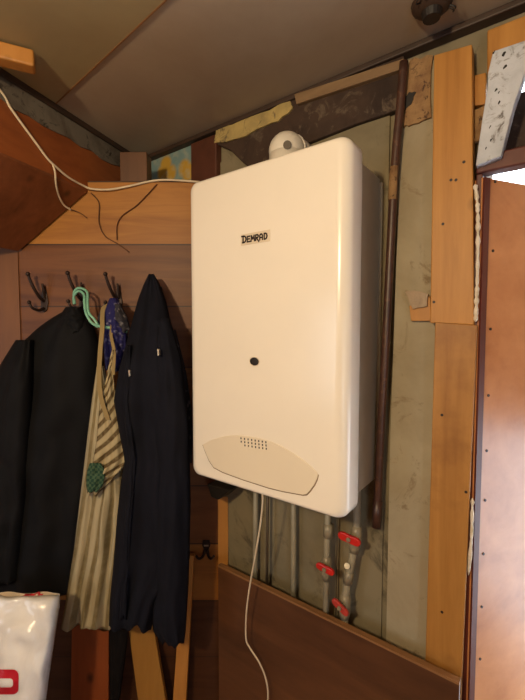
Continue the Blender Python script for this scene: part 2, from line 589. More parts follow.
# plaster strip right of the pipe, with broken top
st = thing('plaster_board', 'beige plaster board strip between brown pipe and pine planks', 'board', wy(410, 640, 0))
pp = [(398, 60), (404, 95), (399, 180), (395, 300), (390, 450), (386, 648), (432, 668), (436, 300), (436, 60)]
obj('sheet', yquad(MB(), pp, -0.014, 0.014), 'plaster_strip', st)
mb = MB().prism(ragged([wy(404, 127, -0.02), wy(412, 124, -0.02), wy(431, 117, -0.02), wy(433, 55, -0.02), wy(410, 60, -0.02), wy(406, 90, -0.02)], 4, 0.0035, 8), (0, 0.007, 0))
obj('flaking_layer', mb, 'flaked', st)
mb = MB().prism(ragged([wy(402, 112, -0.022), wy(411, 104, -0.022), wy(416, 92, -0.022), wy(409, 92, -0.022), wy(403, 100, -0.022)], 3, 0.002, 5), (0, 0.004, 0))
obj('dark_hole', mb, 'dark', st)

# pine planks beside the doorway
up = thing('pine_plank', 'upper orange pine plank beside the doorway reaching the ceiling', 'plank', wy(452, 325, 0))
obj('plank', yquad(MB(), [(430, 323), (434, 55), (472, 44), (474, 325)], -0.040, 0.026), 'plank', up, bevel=0.002)
lo = thing('pine_plank', 'lower pine plank below the joint beside the brown door', 'plank', wy(450, 660, 0))
obj('plank', yquad(MB(), [(424, 700), (435, 322), (477, 325), (460, 720)], -0.043, 0.029), 'plank2', lo, bevel=0.002)
def nails(parent, spots, y, r=0.0028):
    for px, py in spots:
        p = wy(px, py, y)
        obj('nail', MB().cyl(p + Vector((0, -0.001, 0)), p + Vector((0, 0.004, 0)), r, 10), 'nail', parent)
nails(up, [(451, 180), (456, 180), (443, 224), (434, 302), (464, 162)], -0.040)
nails(lo, [(442, 415), (442, 612), (466, 492)], -0.043)

# foam along the plank edge
def foam(ctrl, r, label, seed):
    random.seed(seed)
    pts = smooth_path([wy(a, b, -0.038) for a, b in ctrl], 10)
    rr = [r * random.uniform(0.55, 1.35) for _ in pts]
    rr[0] = rr[-1] = r * 0.2
    tag(obj('foam_bead', MB().tube(pts, rr, 8), 'foam', smooth=True), label, 'foam')
foam([(475, 184), (477.5, 205), (478, 235), (477.5, 270), (476.5, 300), (475.5, 322)], 0.0036, 'long white foam bead along the upper plank edge by the door', 1)
foam([(472.5, 498), (471.5, 535), (468.5, 575)], 0.0030, 'short white foam bead along the lower plank edge by the door', 2)

# scrap of wood and plaster chip beside upper plank
sc = thing('wood_scrap', 'small broken wood scrap with plaster chip at the plank joint', 'scrap', wy(420, 320, 0))
obj('block', yquad(MB(), [(411, 321), (409, 306), (430, 296), (431, 321)], -0.026, 0.012), 'plank', sc, bevel=0.001)
mb = MB().prism(ragged([wy(405, 292, -0.032), wy(413, 290, -0.032), wy(428, 294, -0.032), wy(427, 306, -0.032), wy(413, 309, -0.032)], 3, 0.002, 6), (0, 0.006, 0))
obj('chip', mb, 'chip', sc)

# ------------------------------------------------------------------ doorway
lz0, lz1 = wy(525, 163.5, -0.034).z, wy(525, 145, -0.034).z
hx = Vector((wy(479.5, 300, -0.032).x, -0.032, 0.0))
jb = MB().box(XJ - 0.012, hx.x - 0.001, -0.03, 0.10, 0.0, lz0)
jb.box(XR - 0.03, XR, -0.03, 0.10, 0.0, LINT + 0.01)
struct('trim_2', jb, 'doorframe', bevel=0.002)
struct('trim_3', MB().box(XJ - 0.012, XR, -0.034, -0.004, lz0, lz1), 'doorframe', bevel=0.003)
zb0, zb1 = lz1, wy(525, 96, 0.05).z
tag(obj('transom_board', MB().box(XJ, XR, 0.03, 0.06, zb0, zb1), 'dark_timber', bevel=0.002), 'dark board above the red door lintel', 'board')
# orange header at the top right
hd = MB().prism([wy(487, 74, -0.022), wy(487, 30, -0.022), Vector((XR, -0.022, wy(525, 17, -0.022).z)), Vector((XR, -0.022, TOPO)), wy(525, 49, -0.022)], (0, 0.022, 0))
tag(obj('header_board', hd, 'plank', bevel=0.003), 'orange wooden header behind the white painted board', 'board')
hd = yquad(MB(), [(471, 106), (471, 76), (486, 72), (486, 104)], -0.016, 0.014)
tag(obj('wood_block', hd, 'plank', bevel=0.002), 'short orange wood block between upper pine plank and white board', 'block')
hd = yquad(MB(), [(473, 142), (474, 110), (487, 104), (484, 140)], -0.018, 0.016)
tag(obj('plaster_lump', hd, 'flaked', bevel=0.002), 'crumbling pale lump behind the left edge of white board', 'lump')
wb = thing('painted_board', 'weathered white painted board slanting above the door', 'board', wy(495, 160, 0))
wbp = [(475.5, 166), (482, 120), (487, 90), (488, 72), (493, 51), (540, 35), (524, 76), (514, 105), (501, 156)]
obj('board', yquad(MB(), wbp, -0.05, 0.026), 'whiteboard', wb, bevel=0.002)
random.seed(4)
for (a, b, s) in ((504, 54, 2.4), (505, 67, 2.0), (496, 90, 1.6), (499, 92, 1.2), (499, 102, 1.6), (490, 127, 1.2), (491, 140, 1.8), (486, 148, 1.2), (494, 52, 1.4)):
    p = wy(a, b, -0.0505)
    mb = MB().prism([p + Vector((math.cos(t) * s * 0.0011 * random.uniform(0.5, 1.4) + math.sin(t) * s * 0.0009, 0, math.sin(t) * s * 0.0020 * random.uniform(0.5, 1.3))) for t in [k * PI / 4 for k in range(8)]], (0, 0.002, 0))
    obj('paint_chip', mb, 'dark', wb)

# door leaf, swung outwards
DA = math.radians(33.5)
dd = Vector((math.sin(DA), math.cos(DA), 0))
dn = Vector((dd.y, -dd.x, 0))
hx = Vector((wy(479.5, 300, -0.032).x, -0.032, 0.0))
ztd = wy(482, 177, -0.032).z
dr = thing('door_1', 'brown veneered door standing ajar outward at the right edge', 'door', hx)
dr['kind'] = 'structure'
def dp(s, z, n=0.0): return hx + dd * s + dn * n + Vector((0, 0, z))
mb = MB().prism([dp(0.0, 0.01), dp(0.74, 0.01), dp(0.74, ztd), dp(0.0, ztd)], -dn * 0.035)
obj('leaf', mb, 'door', dr, bevel=0.002)
mb = MB().prism([dp(0.0, 0.012), dp(0.014, 0.012), dp(0.014, ztd - 0.002), dp(0.0, ztd - 0.002)], dn * 0.004)
obj('edge_strip', mb, 'doorframe', dr)
for k, zz in enumerate((1.83, 1.70, 1.55, 1.42, 1.31, 1.21, 1.10, 0.99, 0.88)):
    p = dp(0.03, zz)
    obj('nail', MB().cyl(p - dn * 0.002, p + dn * 0.0015, 0.0028, 10), 'nail', dr)

# ------------------------------------------------------------------ lower plywood cover
YP = -0.075
pa, pb = wy(218, 566, YP), wy(459.5, 681, YP)
zc = (pa.z + pb.z) / 2
cv = thing('plywood_panel', 'dark brown plywood cover panel leaning under the heater and valves', 'panel', ((pa.x + pb.x) / 2, YP, 0))
obj('sheet', MB().box(pa.x, pb.x, YP, YP + 0.012, 0.0, zc - 0.004), 'plywood', cv, bevel=0.001)
obj('top_edge', MB().box(pa.x, pb.x, YP - 0.0015, YP + 0.013, zc - 0.005, zc), 'plyedge', cv)

# batten at the right end of the partition
bz0, bz1 = uz(223, 590)[1], uz(223, 497)[1]
u0, u1 = uz(218, 500)[0], uz(228, 500)[0]
mb = MB().prism([P(u0, 0.004, 0.0), P(u1, 0.004, 0.0), P(u1, 0.004, bz1), P(u0, 0.004, bz1 + 0.01)], Fh * 0.02)
tag(obj('batten', mb, 'batten', bevel=0.001), 'light wooden batten at the right end of plank wall below the heater', 'batten')

# ------------------------------------------------------------------ beam, soffit and low panel at left
b0 = pw(88, 193)                                  # where the beam's lower edge meets the partition
zl = b0.z
bd = cz(0, 155, zl) - b0
bd.z = 0
bd.normalize()                                    # runs towards the viewer
nb = Vector((bd.y, -bd.x, 0))
if nb.dot(Rh) < 0: nb = -nb
near, far = 1.45, -0.21
zb = zl + 0.130
mb = MB().prism([b0 + bd * near, b0 + bd * far, b0 + bd * far + Vector((0, 0, 0.130)), b0 + bd * near + Vector((0, 0, 0.130))], -nb * 0.045)
bm_ = thing('ceiling_beam', 'orange brown wooden beam at upper left under crumbling plaster', 'beam', b0)
obj('beam', mb, 'beam', bm_, bevel=0.004)
# crumbling plaster between beam and ceiling
random.seed(12)
ptl = []
n = 40
for k in range(n + 1):
    s = near + (far + 0.03 - near) * k / n
    ptl.append(b0 + bd * s + nb * 0.004 + Vector((0, 0, 0.126 + random.uniform(-0.008, 0.006))))
for k in range(n, -1, -1):
    s = near + (far + 0.03 - near) * k / n
    ptl.append(b0 + bd * s + nb * 0.004 + Vector((0, 0, CEIL - zl - 0.012 + random.uniform(-0.004, 0.004))))
tag(obj('plaster_edge', MB().prism(ptl, -nb * 0.02), dirty('crumbling_plaster', (112, 104, 92), (78, 68, 58), (36, 30, 26), 10, 0.9)), 'crumbling grey plaster edge between beam and ceiling', 'plaster')
mb = MB().prism([b0 + bd * near + Vector((0, 0, CEIL - zl - 0.016)), b0 + bd * far + Vector((0, 0, CEIL - zl - 0.016)), b0 + bd * far + Vector((0, 0, CEIL - zl - 0.002)), b0 + bd * near + Vector((0, 0, CEIL - zl - 0.002))], nb * 0.012)
struct('trim_4', mb, 'trim_dark')
# soffit
c0 = pw(20, 252)
fo_ = -Fh * 0.008
mb = MB().prism([b0 + fo_, c0 + fo_, c0 + bd * near, b0 + bd * near], Vector((0, 0, 0.012)) - nb * 0.004)
tag(obj('soffit_panel', mb, 'redwood', bevel=0.001), 'dark red wooden soffit sloping down from the beam', 'panel')
uc = uz(20, 300)[0]
mb = MB().prism([P(uc - 0.55, 0.004, 0), P(uc, 0.004, 0), P(uc, 0.004, c0.z - 0.002), P(uc - 0.55, 0.004, c0.z - 0.002)], Fh * 0.003)
struct('wall_side', mb, wood('side_panel_wood', (92, 54, 24), (124, 78, 38), 'z', 0, 0.5))

# block on top of the partition
bk = uz(120, 186)[0], uz(147, 186)[0]
bh = uz(130, 156, -0.03)[1]
mb = MB().prism([P(bk[0], -0.002, zT), P(bk[1], -0.002, zT), P(bk[1], -0.002, bh), P(bk[0], -0.002, bh)], Fh * 0.05)
tag(obj('wood_block', mb, wood('block_wood', (80, 52, 36), (108, 74, 50), 'z'), bevel=0.002), 'small brown wood block on top of plank wall beside beam end', 'block')

# stick fixed to the ceiling
e0, e1 = cz(34, 60, CEIL - 0.028), cz(-150, 13, CEIL - 0.028)
dv_ = (e1 - e0); dv_.z = 0
sd2 = dv_.normalized()
sn = Vector((-sd2.y, sd2.x, 0))
if sn.dot(Fh) > 0: sn = -sn
mb = MB().prism([e0 + Vector((0, 0, -0.012)), e1 + Vector((0, 0, -0.012)), e1 + Vector((0, 0, 0.0217)), e0 + Vector((0, 0, 0.0217))], -sn * 0.035)
tag(obj('ceiling_batten', mb, 'batten', bevel=0.004), 'short light wooden batten fixed to ceiling at upper left', 'batten')

# dark lamp holder on the ceiling
q = cz(432, 3, CEIL)
lh = thing('ceiling_socket', 'dark ragged lamp holder on the ceiling above the planks', 'socket', q)
obj('base', MB().tube([q, q + Vector((0, 0, -0.006)), q + Vector((0, 0, -0.016))], [0.036, 0.034, 0.022], 20), 'trim_dark', lh, smooth=True)
obj('holder', MB().tube([q + Vector((0, 0, -0.012)), q + Vector((0, 0, -0.028))], [0.019, 0.015], 16), 'dark', lh)
random.seed(2)
for k in range(7):
    a = random.uniform(0, 2 * PI)
    p0 = q + Vector((math.cos(a) * 0.026, math.sin(a) * 0.026, -0.008))
    obj('wire_end', MB().tube(smooth_path([p0, p0 + Vector((math.cos(a) * 0.012, math.sin(a) * 0.012, -0.006)), p0 + Vector((math.cos(a + 0.6) * 0.018, math.sin(a + 0.6) * 0.018, -0.002))], 4), 0.0014, 6), 'dark', lh)

# ------------------------------------------------------------------ the water heater
YF = -0.2135
ht = thing('water_heater', 'large cream gas water heater hanging on the wall', 'water heater', wy(280, 500, 0))
xl, xr = wy(188, 330, YF).x, wy(347.5, 330, YF).x
zt, zbm = wy(191, 181, YF).z, wy(194, 478, YF).z
zt2, zb2 = wy(345, 132, YF).z, wy(345, 521, YF).z
zt = (zt + zt2) / 2; zbm = (zbm + zb2) / 2
hxc, hzc, ha, hb = (xl + xr) / 2, (zt + zbm) / 2, (xr - xl) / 2, (zt - zbm) / 2
def rrect(a, b, r, y, seg=8):
    out = []
    for cx, cz_, a0 in ((a - r, b - r, 0), (-(a - r), b - r, 90), (-(a - r), -(b - r), 180), (a - r, -(b - r), 270)):
        for k in range(seg + 1):
            t = math.radians(a0 + 90 * k / seg)
            out.append(Vector((hxc + cx + r * math.cos(t), y, hzc + cz_ + r * math.sin(t))))
    return out
def front_y(x):                     # face bows out gently
    return 0.0
rs = []
CD = 0.062
rs.append(rrect(ha - 0.004, hb - 0.004, 0.022, YF + CD))
rs.append(rrect(ha - 0.001, hb - 0.001, 0.024, YF + CD - 0.001))
rs.append(rrect(ha, hb, 0.024, YF + CD - 0.004))
for k in range(0, 11):
    t = PI / 2 * k / 10
    ix, iz = 0.026 * (1 - math.cos(t)), 0.012 * (1 - math.cos(t))
    rs.append(rrect(ha - ix, hb - iz, 0.024 - 0.006 * k / 10, YF + 0.022 * (1 - math.sin(t))))
cover = obj('front_cover', MB().rings(rs), 'enamel', ht, smooth=True)
cover.data.polygons[-1].use_smooth = False
cover.data.polygons[-2].use_smooth = False
BX0, BX1 = xl + 0.022, xr - 0.016
obj('casing', MB().box(BX0, BX1, YF + CD - 0.002, -0.014, zbm + 0.02, zt - 0.02), 'casing', ht, bevel=0.004)
obj('back_plate', MB().box(BX0 - 0.004, BX1 + 0.006, -0.0165, -0.0065, zbm + 0.04, zt - 0.03), 'casing', ht, bevel=0.001)
# flap
fl = [(202.9, 444.6), (212, 440), (222, 437), (232, 435.6), (241, 435.4), (256, 437.5), (269.5, 441), (282, 446.5), (294.3, 454), (304, 460.5), (311.4, 466.7), (316, 471), (318.5, 474.5),
      (317.6, 479), (315, 484.6), (310.5, 491), (307, 494.6), (303, 495), (283, 491.4), (269, 488), (256, 483.8), (244, 480), (233, 476), (223, 472.3), (214, 467.5), (209.5, 461), (206, 453)]
fp = [wy(a, b, YF) for a, b in fl]
cc = sum(fp, Vector()) / len(fp)
def scl(k, dx, dz, y): return [Vector((cc.x + (p.x - cc.x) * k + dx, y, cc.z + (p.z - cc.z) * k + dz)) for p in fp]
obj('flap_gap', MB().prism(scl(1.006, 0.0, -0.0012, YF - 0.0004), (0, 0.002, 0)), plain('gap_shadow_line', (120, 98, 66), 0.7), ht)
flp = obj('flap', MB().prism(scl(0.996, 0, 0.0008, YF - 0.0022), (0, 0.004, 0)), 'enamel_flap', ht, bevel=0.0009)
mb = MB()
for r_ in range(3):
    for k in range(8):
        if r_ == 2 and k < 1: continue
        a, b = 241 + k * 3.55 + r_ * 0.2, 438.3 + k * 0.55 + r_ * 3.3
        p = wy(a, b, YF - 0.0023)
        mb.box(p.x - 0.0015, p.x + 0.0015, p.y - 0.0002, p.y + 0.001, p.z - 0.0021, p.z + 0.0021)
obj('vent_grille', mb, 'dark', flp)
p = wy(249, 448, YF - 0.0022)
obj('thumb_dent', MB().ball(p + Vector((0, 0.0008, 0)), 0.008, 14, (1, 0.16, 0.7)), 'enamel_flap', flp, smooth=True)
# sight glass
p = wy(254.5, 361.5, YF)
sg = obj('sight_glass', MB().ball(p, 0.0125, 18, (1, 0.18, 0.72)), 'dark', ht, smooth=True)
mb = MB()
rg = [Vector((p.x + math.cos(t) * 0.0132, p.y - 0.0006, p.z + math.sin(t) * 0.0096)) for t in [2 * PI * k / 24 for k in range(25)]]
obj('rim', mb.tube(rg, 0.0009, 6), 'badge', sg, smooth=True)
# badge with lettering
bp = [wy(241, 234.3, YF), wy(270, 230.0, YF), wy(270.5, 241.0, YF), wy(241.3, 246, YF)]
zmid = sum(q.z for q in bp) / 4
bx0, bx1 = (bp[0].x + bp[3].x) / 2, (bp[1].x + bp[2].x) / 2
bhh = (bp[0].z - bp[3].z + bp[1].z - bp[2].z) / 4
bg = obj('badge', MB().box(bx0, bx1, YF - 0.001, YF + 0.001, zmid - bhh, zmid + bhh), 'badge', ht, bevel=0.0004)
W = bx1 - bx0
bmx = MB()
LX = bx0 + W * 0.07
LZ = zmid - bhh * 0.50
CH, CW = bhh * 1.02, W * 0.128
def stroke(i, pts, th=0.27, k=1.0):
    # flat pen strokes of letter i in a unit cell
    q_ = [Vector((LX + CW * 1.14 * i + a * CW, YF - 0.0012, LZ + b * CH)) for a, b in pts]
    for a, b in zip(q_, q_[1:]):
        t = (b - a).normalized()
        nn = Vector((-t.z, 0, t.x)) * (CH * th * 0.5)
        e = t * CH * th * 0.4
        bmx.prism([a - e - nn, b + e - nn, b + e + nn, a - e + nn], (0, 0.0006, 0))
arc = lambda cx, cy, rx, ry, a0, a1, n=8: [(cx + rx * math.cos(math.radians(a0 + (a1 - a0) * k / n)), cy + ry * math.sin(math.radians(a0 + (a1 - a0) * k / n))) for k in range(n + 1)]
stroke(0, [(0.10, 0.0), (0.10, 0.98)], 0.32)
stroke(0, [(-0.35, 1.10), (0.20, 1.12)] + arc(0.25, 0.56, 0.62, 0.56, 80, -90) + [(-0.10, 0.0)], 0.27)
stroke(1, [(0.85, 0.92), (0.10, 0.92), (0.10, 0.02), (0.85, 0.02)])
stroke(1, [(0.10, 0.48), (0.72, 0.48)])
stroke(2, [(0.02, 0.0), (0.12, 0.94), (0.48, 0.35), (0.84, 0.94), (0.94, 0.0)])
stroke(3, [(0.12, 0.0), (0.12, 0.94), (0.50, 0.94)] + arc(0.50, 0.70, 0.30, 0.24, 90, -90) + [(0.30, 0.46), (0.95, -0.22)])
stroke(4, [(0.06, 0.0), (0.06, 0.55)] + arc(0.42, 0.55, 0.36, 0.39, 180, 0) + [(0.78, 0.0)])
stroke(4, [(0.06, 0.36), (0.78, 0.36)])
stroke(5, [(0.10, 0.0), (0.10, 0.94), (0.35, 0.94)] + arc(0.35, 0.47, 0.45, 0.47, 90, -90) + [(0.10, 0.0)])
obj('lettering', bmx, 'ink', bg)
# flue elbow
fc = wy(287, 150, -0.085)
fz = zt - 0.02
mb = MB()
R_ = 0.043
ctr = Vector((fc.x, -0.085, wy(287, 148, -0.1).z))
mb.tube([Vector((ctr.x, -0.085, fz - 0.005)), Vector((ctr.x, -0.085, ctr.z - 0.004))], R_ * 0.98, 28)
mb.ball(ctr, R_, 28)
mb.tube([ctr, Vector((ctr.x, -0.006, ctr.z + 0.0))], R_ * 0.98, 28)
el = obj('flue_elbow', mb, 'white_plastic', ht, smooth=True)
dvw = (CAM - ctr).normalized()
pd = (dvw + Vector((0.02, 0, 0.30))).normalized()
obj('plug', MB().cyl(ctr + pd * (R_ - 0.004), ctr + pd * (R_ + 0.002), 0.0095, 16), plain('grey_plug', (96, 86, 72), 0.5), el)
obj('rim', MB().tube([ctr + Vector((math.cos(t) * 0.0415, 0.012, math.sin(t) * 0.0415)) for t in [2 * PI * k / 28 for k in range(29)]], 0.003, 8), 'white_plastic', el, smooth=True)
# dark bracket below the left corner
br = wy(213, 492, -0.10)
mb = MB().prism([wy(207, 484, -0.09), wy(230, 490, -0.09), wy(218, 500, -0.09), wy(211, 497, -0.09)], (0, 0.05, 0))
obj('burner_bracket', mb, 'dark', ht, bevel=0.002)

# power cord
cp = smooth_path([wy(262, 489, -0.165), wy(262.5, 505, -0.16), wy(258, 540, -0.15), wy(250, 585, -0.13), wy(246.5, 612, -0.12), wy(246, 638, -0.112), wy(250, 648, -0.105), wy(260, 664, -0.10), wy(267, 684, -0.098), wy(267.5, 710, -0.096), wy(262, 790, -0.096)], 8)
cp[0].z = zbm + 0.016
tag(obj('power_cord', MB().tube(cp, 0.0023, 8), 'cable', smooth=True), 'thin white power cord dangling from the heater underside', 'cord')

# ------------------------------------------------------------------ brown pipe
bpz = smooth_path([wy(404, 62, -0.03), wy(400, 110, -0.03), wy(395, 165, -0.03), wy(390.5, 250, -0.03), wy(386, 340, -0.03), wy(381, 430, -0.03), wy(376.5, 524, -0.03)], 5)
vp = thing('vertical_pipe', 'dark brown vertical pipe on the wall right of the heater', 'pipe', bpz[-1])
obj('tube', MB().tube(bpz, 0.0090, 16), 'brass_pipe', vp, smooth=True)
obj('flaked_section', MB().tube([wy(394.2, 167, -0.031), wy(392.5, 200, -0.031)], 0.0094, 16), 'flaked', vp, smooth=True)
obj('end_collar', MB().tube([wy(377.6, 500, -0.03), wy(376.3, 527, -0.03)], 0.0104, 16), 'brass_pipe', vp, smooth=True)

# ------------------------------------------------------------------ supply pipes and red valves
def straight_pipe(px0, py0, px1, py1, y, r, mat, label):
    a, b = wy(px0, py0, y), wy(px1, py1, y)
    a.z = max(a.z, zbm + 0.025)
    o = tag(obj('supply_pipe', MB().tube([a, b], r, 12), mat, smooth=True), label, 'pipe')
    return o
straight_pipe(293.5, 495, 293.5, 640, -0.03, 0.0075, 'grey_pipe', 'pale supply pipe under the heater, right of the power cord')
straight_pipe(268, 490, 266.5, 620, -0.035, 0.004, 'dark_pipe', 'thin dark pipe under the heater just beside the cord')
straight_pipe(256, 490, 255, 620, -0.028, 0.0075, 'grey_pipe', 'pale supply pipe behind the power cord')
straight_pipe(338, 500, 335, 660, -0.024, 0.0018, 'dark_pipe', 'thin dark tube between the two valve pipes')

def handle(parent, c, ang, s=1.0, mat='red'):
    # butterfly handle: hub with two wings
    mb = MB()
    n = 24
    pts = []
    for k in range(n):
        t = 2 * PI * k / n
        w = 0.0235 * abs(math.cos(t)) ** 0.7 * (1 if math.cos(t) >= 0 else -1)
        h = math.sin(t) * (0.0075 + 0.0035 * abs(math.cos(t)))
        pts.append(Vector((w * math.cos(ang) * s - h * math.sin(ang) * s, 0, w * math.sin(ang) * s + h * math.cos(ang) * s)) + c)
    mb.prism(pts, (0, -0.008, 0))
    hd = obj('valve_handle', mb, mat, parent, bevel=0.002)
    obj('handle_screw', MB().cyl(c + Vector((0, -0.007, 0)), c + Vector((0, -0.011, 0)), 0.005, 10), 'metal', hd)
    return hd
y_ = -0.05
# left valve pipe
va = thing('valve_pipe', 'supply pipe with one red butterfly valve, left of the valve pair', 'valve', wy(326, 600, y_))
def seg(parent, name, pts, r, mat='grey_pipe', sg_=14, **k):
    return obj(name, MB().tube(pts, r, sg_), mat, parent, smooth=True, **k)
t0 = wy(328.5, 508, y_); t0.z = zbm + 0.023
seg(va, 'tube', [t0, wy(327, 545, y_), wy(325.5, 640, y_)], 0.0075)
seg(va, 'union_nut', [wy(328.5, 524, y_), wy(328, 537, y_)], 0.0125, 'metal', 6)
seg(va, 'valve_body', [wy(327, 556, y_), wy(326.6, 562, y_), wy(326, 572, y_), wy(325.8, 580, y_)], [0.0095, 0.0125, 0.0125, 0.0095], 'metal')
c_ = wy(326, 568, y_ - 0.026)
obj('stem', MB().cyl(wy(326, 568, y_), c_, 0.005, 10), 'metal', va)
handle(va, c_, -0.10)
# right valve pipe
vb = thing('valve_pipe', 'supply pipe with two red butterfly valves under heater corner', 'valve', wy(352, 620, y_))
t0 = wy(357, 508, y_); t0.z = zbm + 0.023
seg(vb, 'tube', smooth_path([t0, wy(356.5, 530, y_), wy(352, 560, y_), wy(347, 585, y_), wy(345, 612, y_), wy(344, 670, y_)], 5), 0.0085)
seg(vb, 'union_nut', [wy(349.5, 571, y_), wy(347.5, 583, y_)], 0.0115, 'metal', 6)
seg(vb, 'valve_body', [wy(357, 526, y_), wy(356.5, 532, y_), wy(354.5, 545, y_), wy(353.5, 552, y_)], [0.010, 0.0135, 0.0135, 0.010], 'metal')
seg(vb, 'valve_body', [wy(345.6, 594, y_), wy(345.2, 600, y_), wy(344.8, 612, y_), wy(344.4, 618, y_)], [0.010, 0.0135, 0.0135, 0.010], 'metal')
obj('test_port', MB().cyl(wy(347, 566, y_), wy(347, 566, y_ - 0.02), 0.0065, 12), plain('pale_port', (206, 196, 170), 0.4), vb)
c_ = wy(350, 538, y_ - 0.028)
obj('stem', MB().cyl(wy(354, 540, y_), c_, 0.005, 10), 'metal', vb)
handle(vb, c_, -0.10, 1.15)
c_ = wy(341, 606, y_ - 0.026)
obj('stem', MB().cyl(wy(344, 606, y_), c_, 0.005, 10), 'metal', vb)
handle(vb, c_, -0.5, 0.95, plain('faded_red_valve_paint', (180, 58, 48), 0.4))

# ------------------------------------------------------------------ coat hooks
def tubeP(parent, name, ctrl, r, mat='iron', taper=None, seg_=10):
    pts = smooth_path([P(*c) for c in ctrl], 7)
    n = len(pts)
    rr = r if taper is None else [r + (taper - r) * i / (n - 1) for i in range(n)]
    return obj(name, MB().tube(pts, rr, seg_), mat, parent, smooth=True)

def make_hook(px, py, label):
    u, z = uz(px, py)
    h = thing('coat_hook', label, 'hook', P(u, 0, z), 'iron coat hooks on the plank wall')
    pts = [(0.006, 0.034), (0.013, 0.012), (0.017, -0.018), (0.012, -0.040), (0.003, -0.046), (-0.006, -0.034), (-0.004, -0.004), (0.0, 0.022)]
    mb = MB().prism([P(u + a, 0.0, z + b) for a, b in pts], -Fh * 0.005)
    obj('back_plate', mb, 'iron', h, bevel=0.0015)
    tubeP(h, 'upper_prong', [(u + 0.004, 0.004, z - 0.012), (u + 0.000, 0.018, z - 0.002), (u - 0.006, 0.033, z + 0.020), (u - 0.012, 0.042, z + 0.044), (u - 0.014, 0.046, z + 0.058)], 0.0052, taper=0.0038)
    obj('prong_tip', MB().ball(P(u - 0.0145, 0.047, z + 0.061), 0.0062, 12), 'iron', h, smooth=True)
    tubeP(h, 'lower_prong', [(u + 0.004, 0.004, z - 0.034), (u - 0.004, 0.018, z - 0.040), (u - 0.014, 0.032, z - 0.034), (u - 0.019, 0.036, z - 0.022)], 0.0046, taper=0.0034)
    obj('prong_tip', MB().ball(P(u - 0.020, 0.0365, z - 0.018), 0.0055, 12), 'iron', h, smooth=True)
    mb = MB()
    tubeP(h, 'rear_spur', [(u + 0.009, 0.004, z - 0.004), (u + 0.009, 0.012, z + 0.016), (u + 0.008, 0.016, z + 0.038)], 0.0036, taper=0.003)
    return h, u, z
h1, hu, hz = make_hook(43, 297, 'empty iron coat hook at far left of the row')
def hook_to(px, py, label):
    u, z = uz(px, py)
    return dup(h1, P(u, 0, z) - P(hu, 0, hz), label)
hook_to(81, 296, 'iron coat hook carrying the mint hanger and black jacket')
hook_to(117, 297, 'iron coat hook carrying the striped apron')
hook_to(160, 300, 'iron coat hook behind the peak of navy jacket')

# small double hook
u, z = uz(206.5, 546)
sh = thing('double_hook', 'small double prong iron hook on the planks below the heater', 'hook', P(u, 0, z))
obj('back_plate', MB().prism([P(u + a, 0, z + b) for a, b in ((-0.010, 0.020), (0.010, 0.020), (0.013, 0.006), (0.006, -0.012), (-0.006, -0.012), (-0.013, 0.006))], -Fh * 0.006), 'iron', sh, bevel=0.0015)
obj('bright_screw', MB().prism([P(u + a, 0.006, z + b) for a, b in ((-0.007, 0.003), (0.007, 0.003), (0.007, 0.007), (-0.007, 0.007))], -Fh * 0.0015), 'zip', sh)
for s in (-1, 1):
    tubeP(sh, 'prong', [(u + s * 0.003, 0.004, z - 0.008), (u + s * 0.008, 0.016, z - 0.022), (u + s * 0.018, 0.028, z - 0.023), (u + s * 0.027, 0.033, z - 0.012)], 0.0046, taper=0.0036)

# ------------------------------------------------------------------ clothes
def interp(rows, v):
    n = len(rows) - 1
    for i in range(n):
        if v <= rows[i + 1][0] or i == n - 1:
            a, b = rows[i], rows[i + 1]
            t = (v - a[0]) / (b[0] - a[0])
            t = max(0.0, min(1.0, t))
            return [x + (y - x) * t for x, y in zip(a[1:], b[1:])]

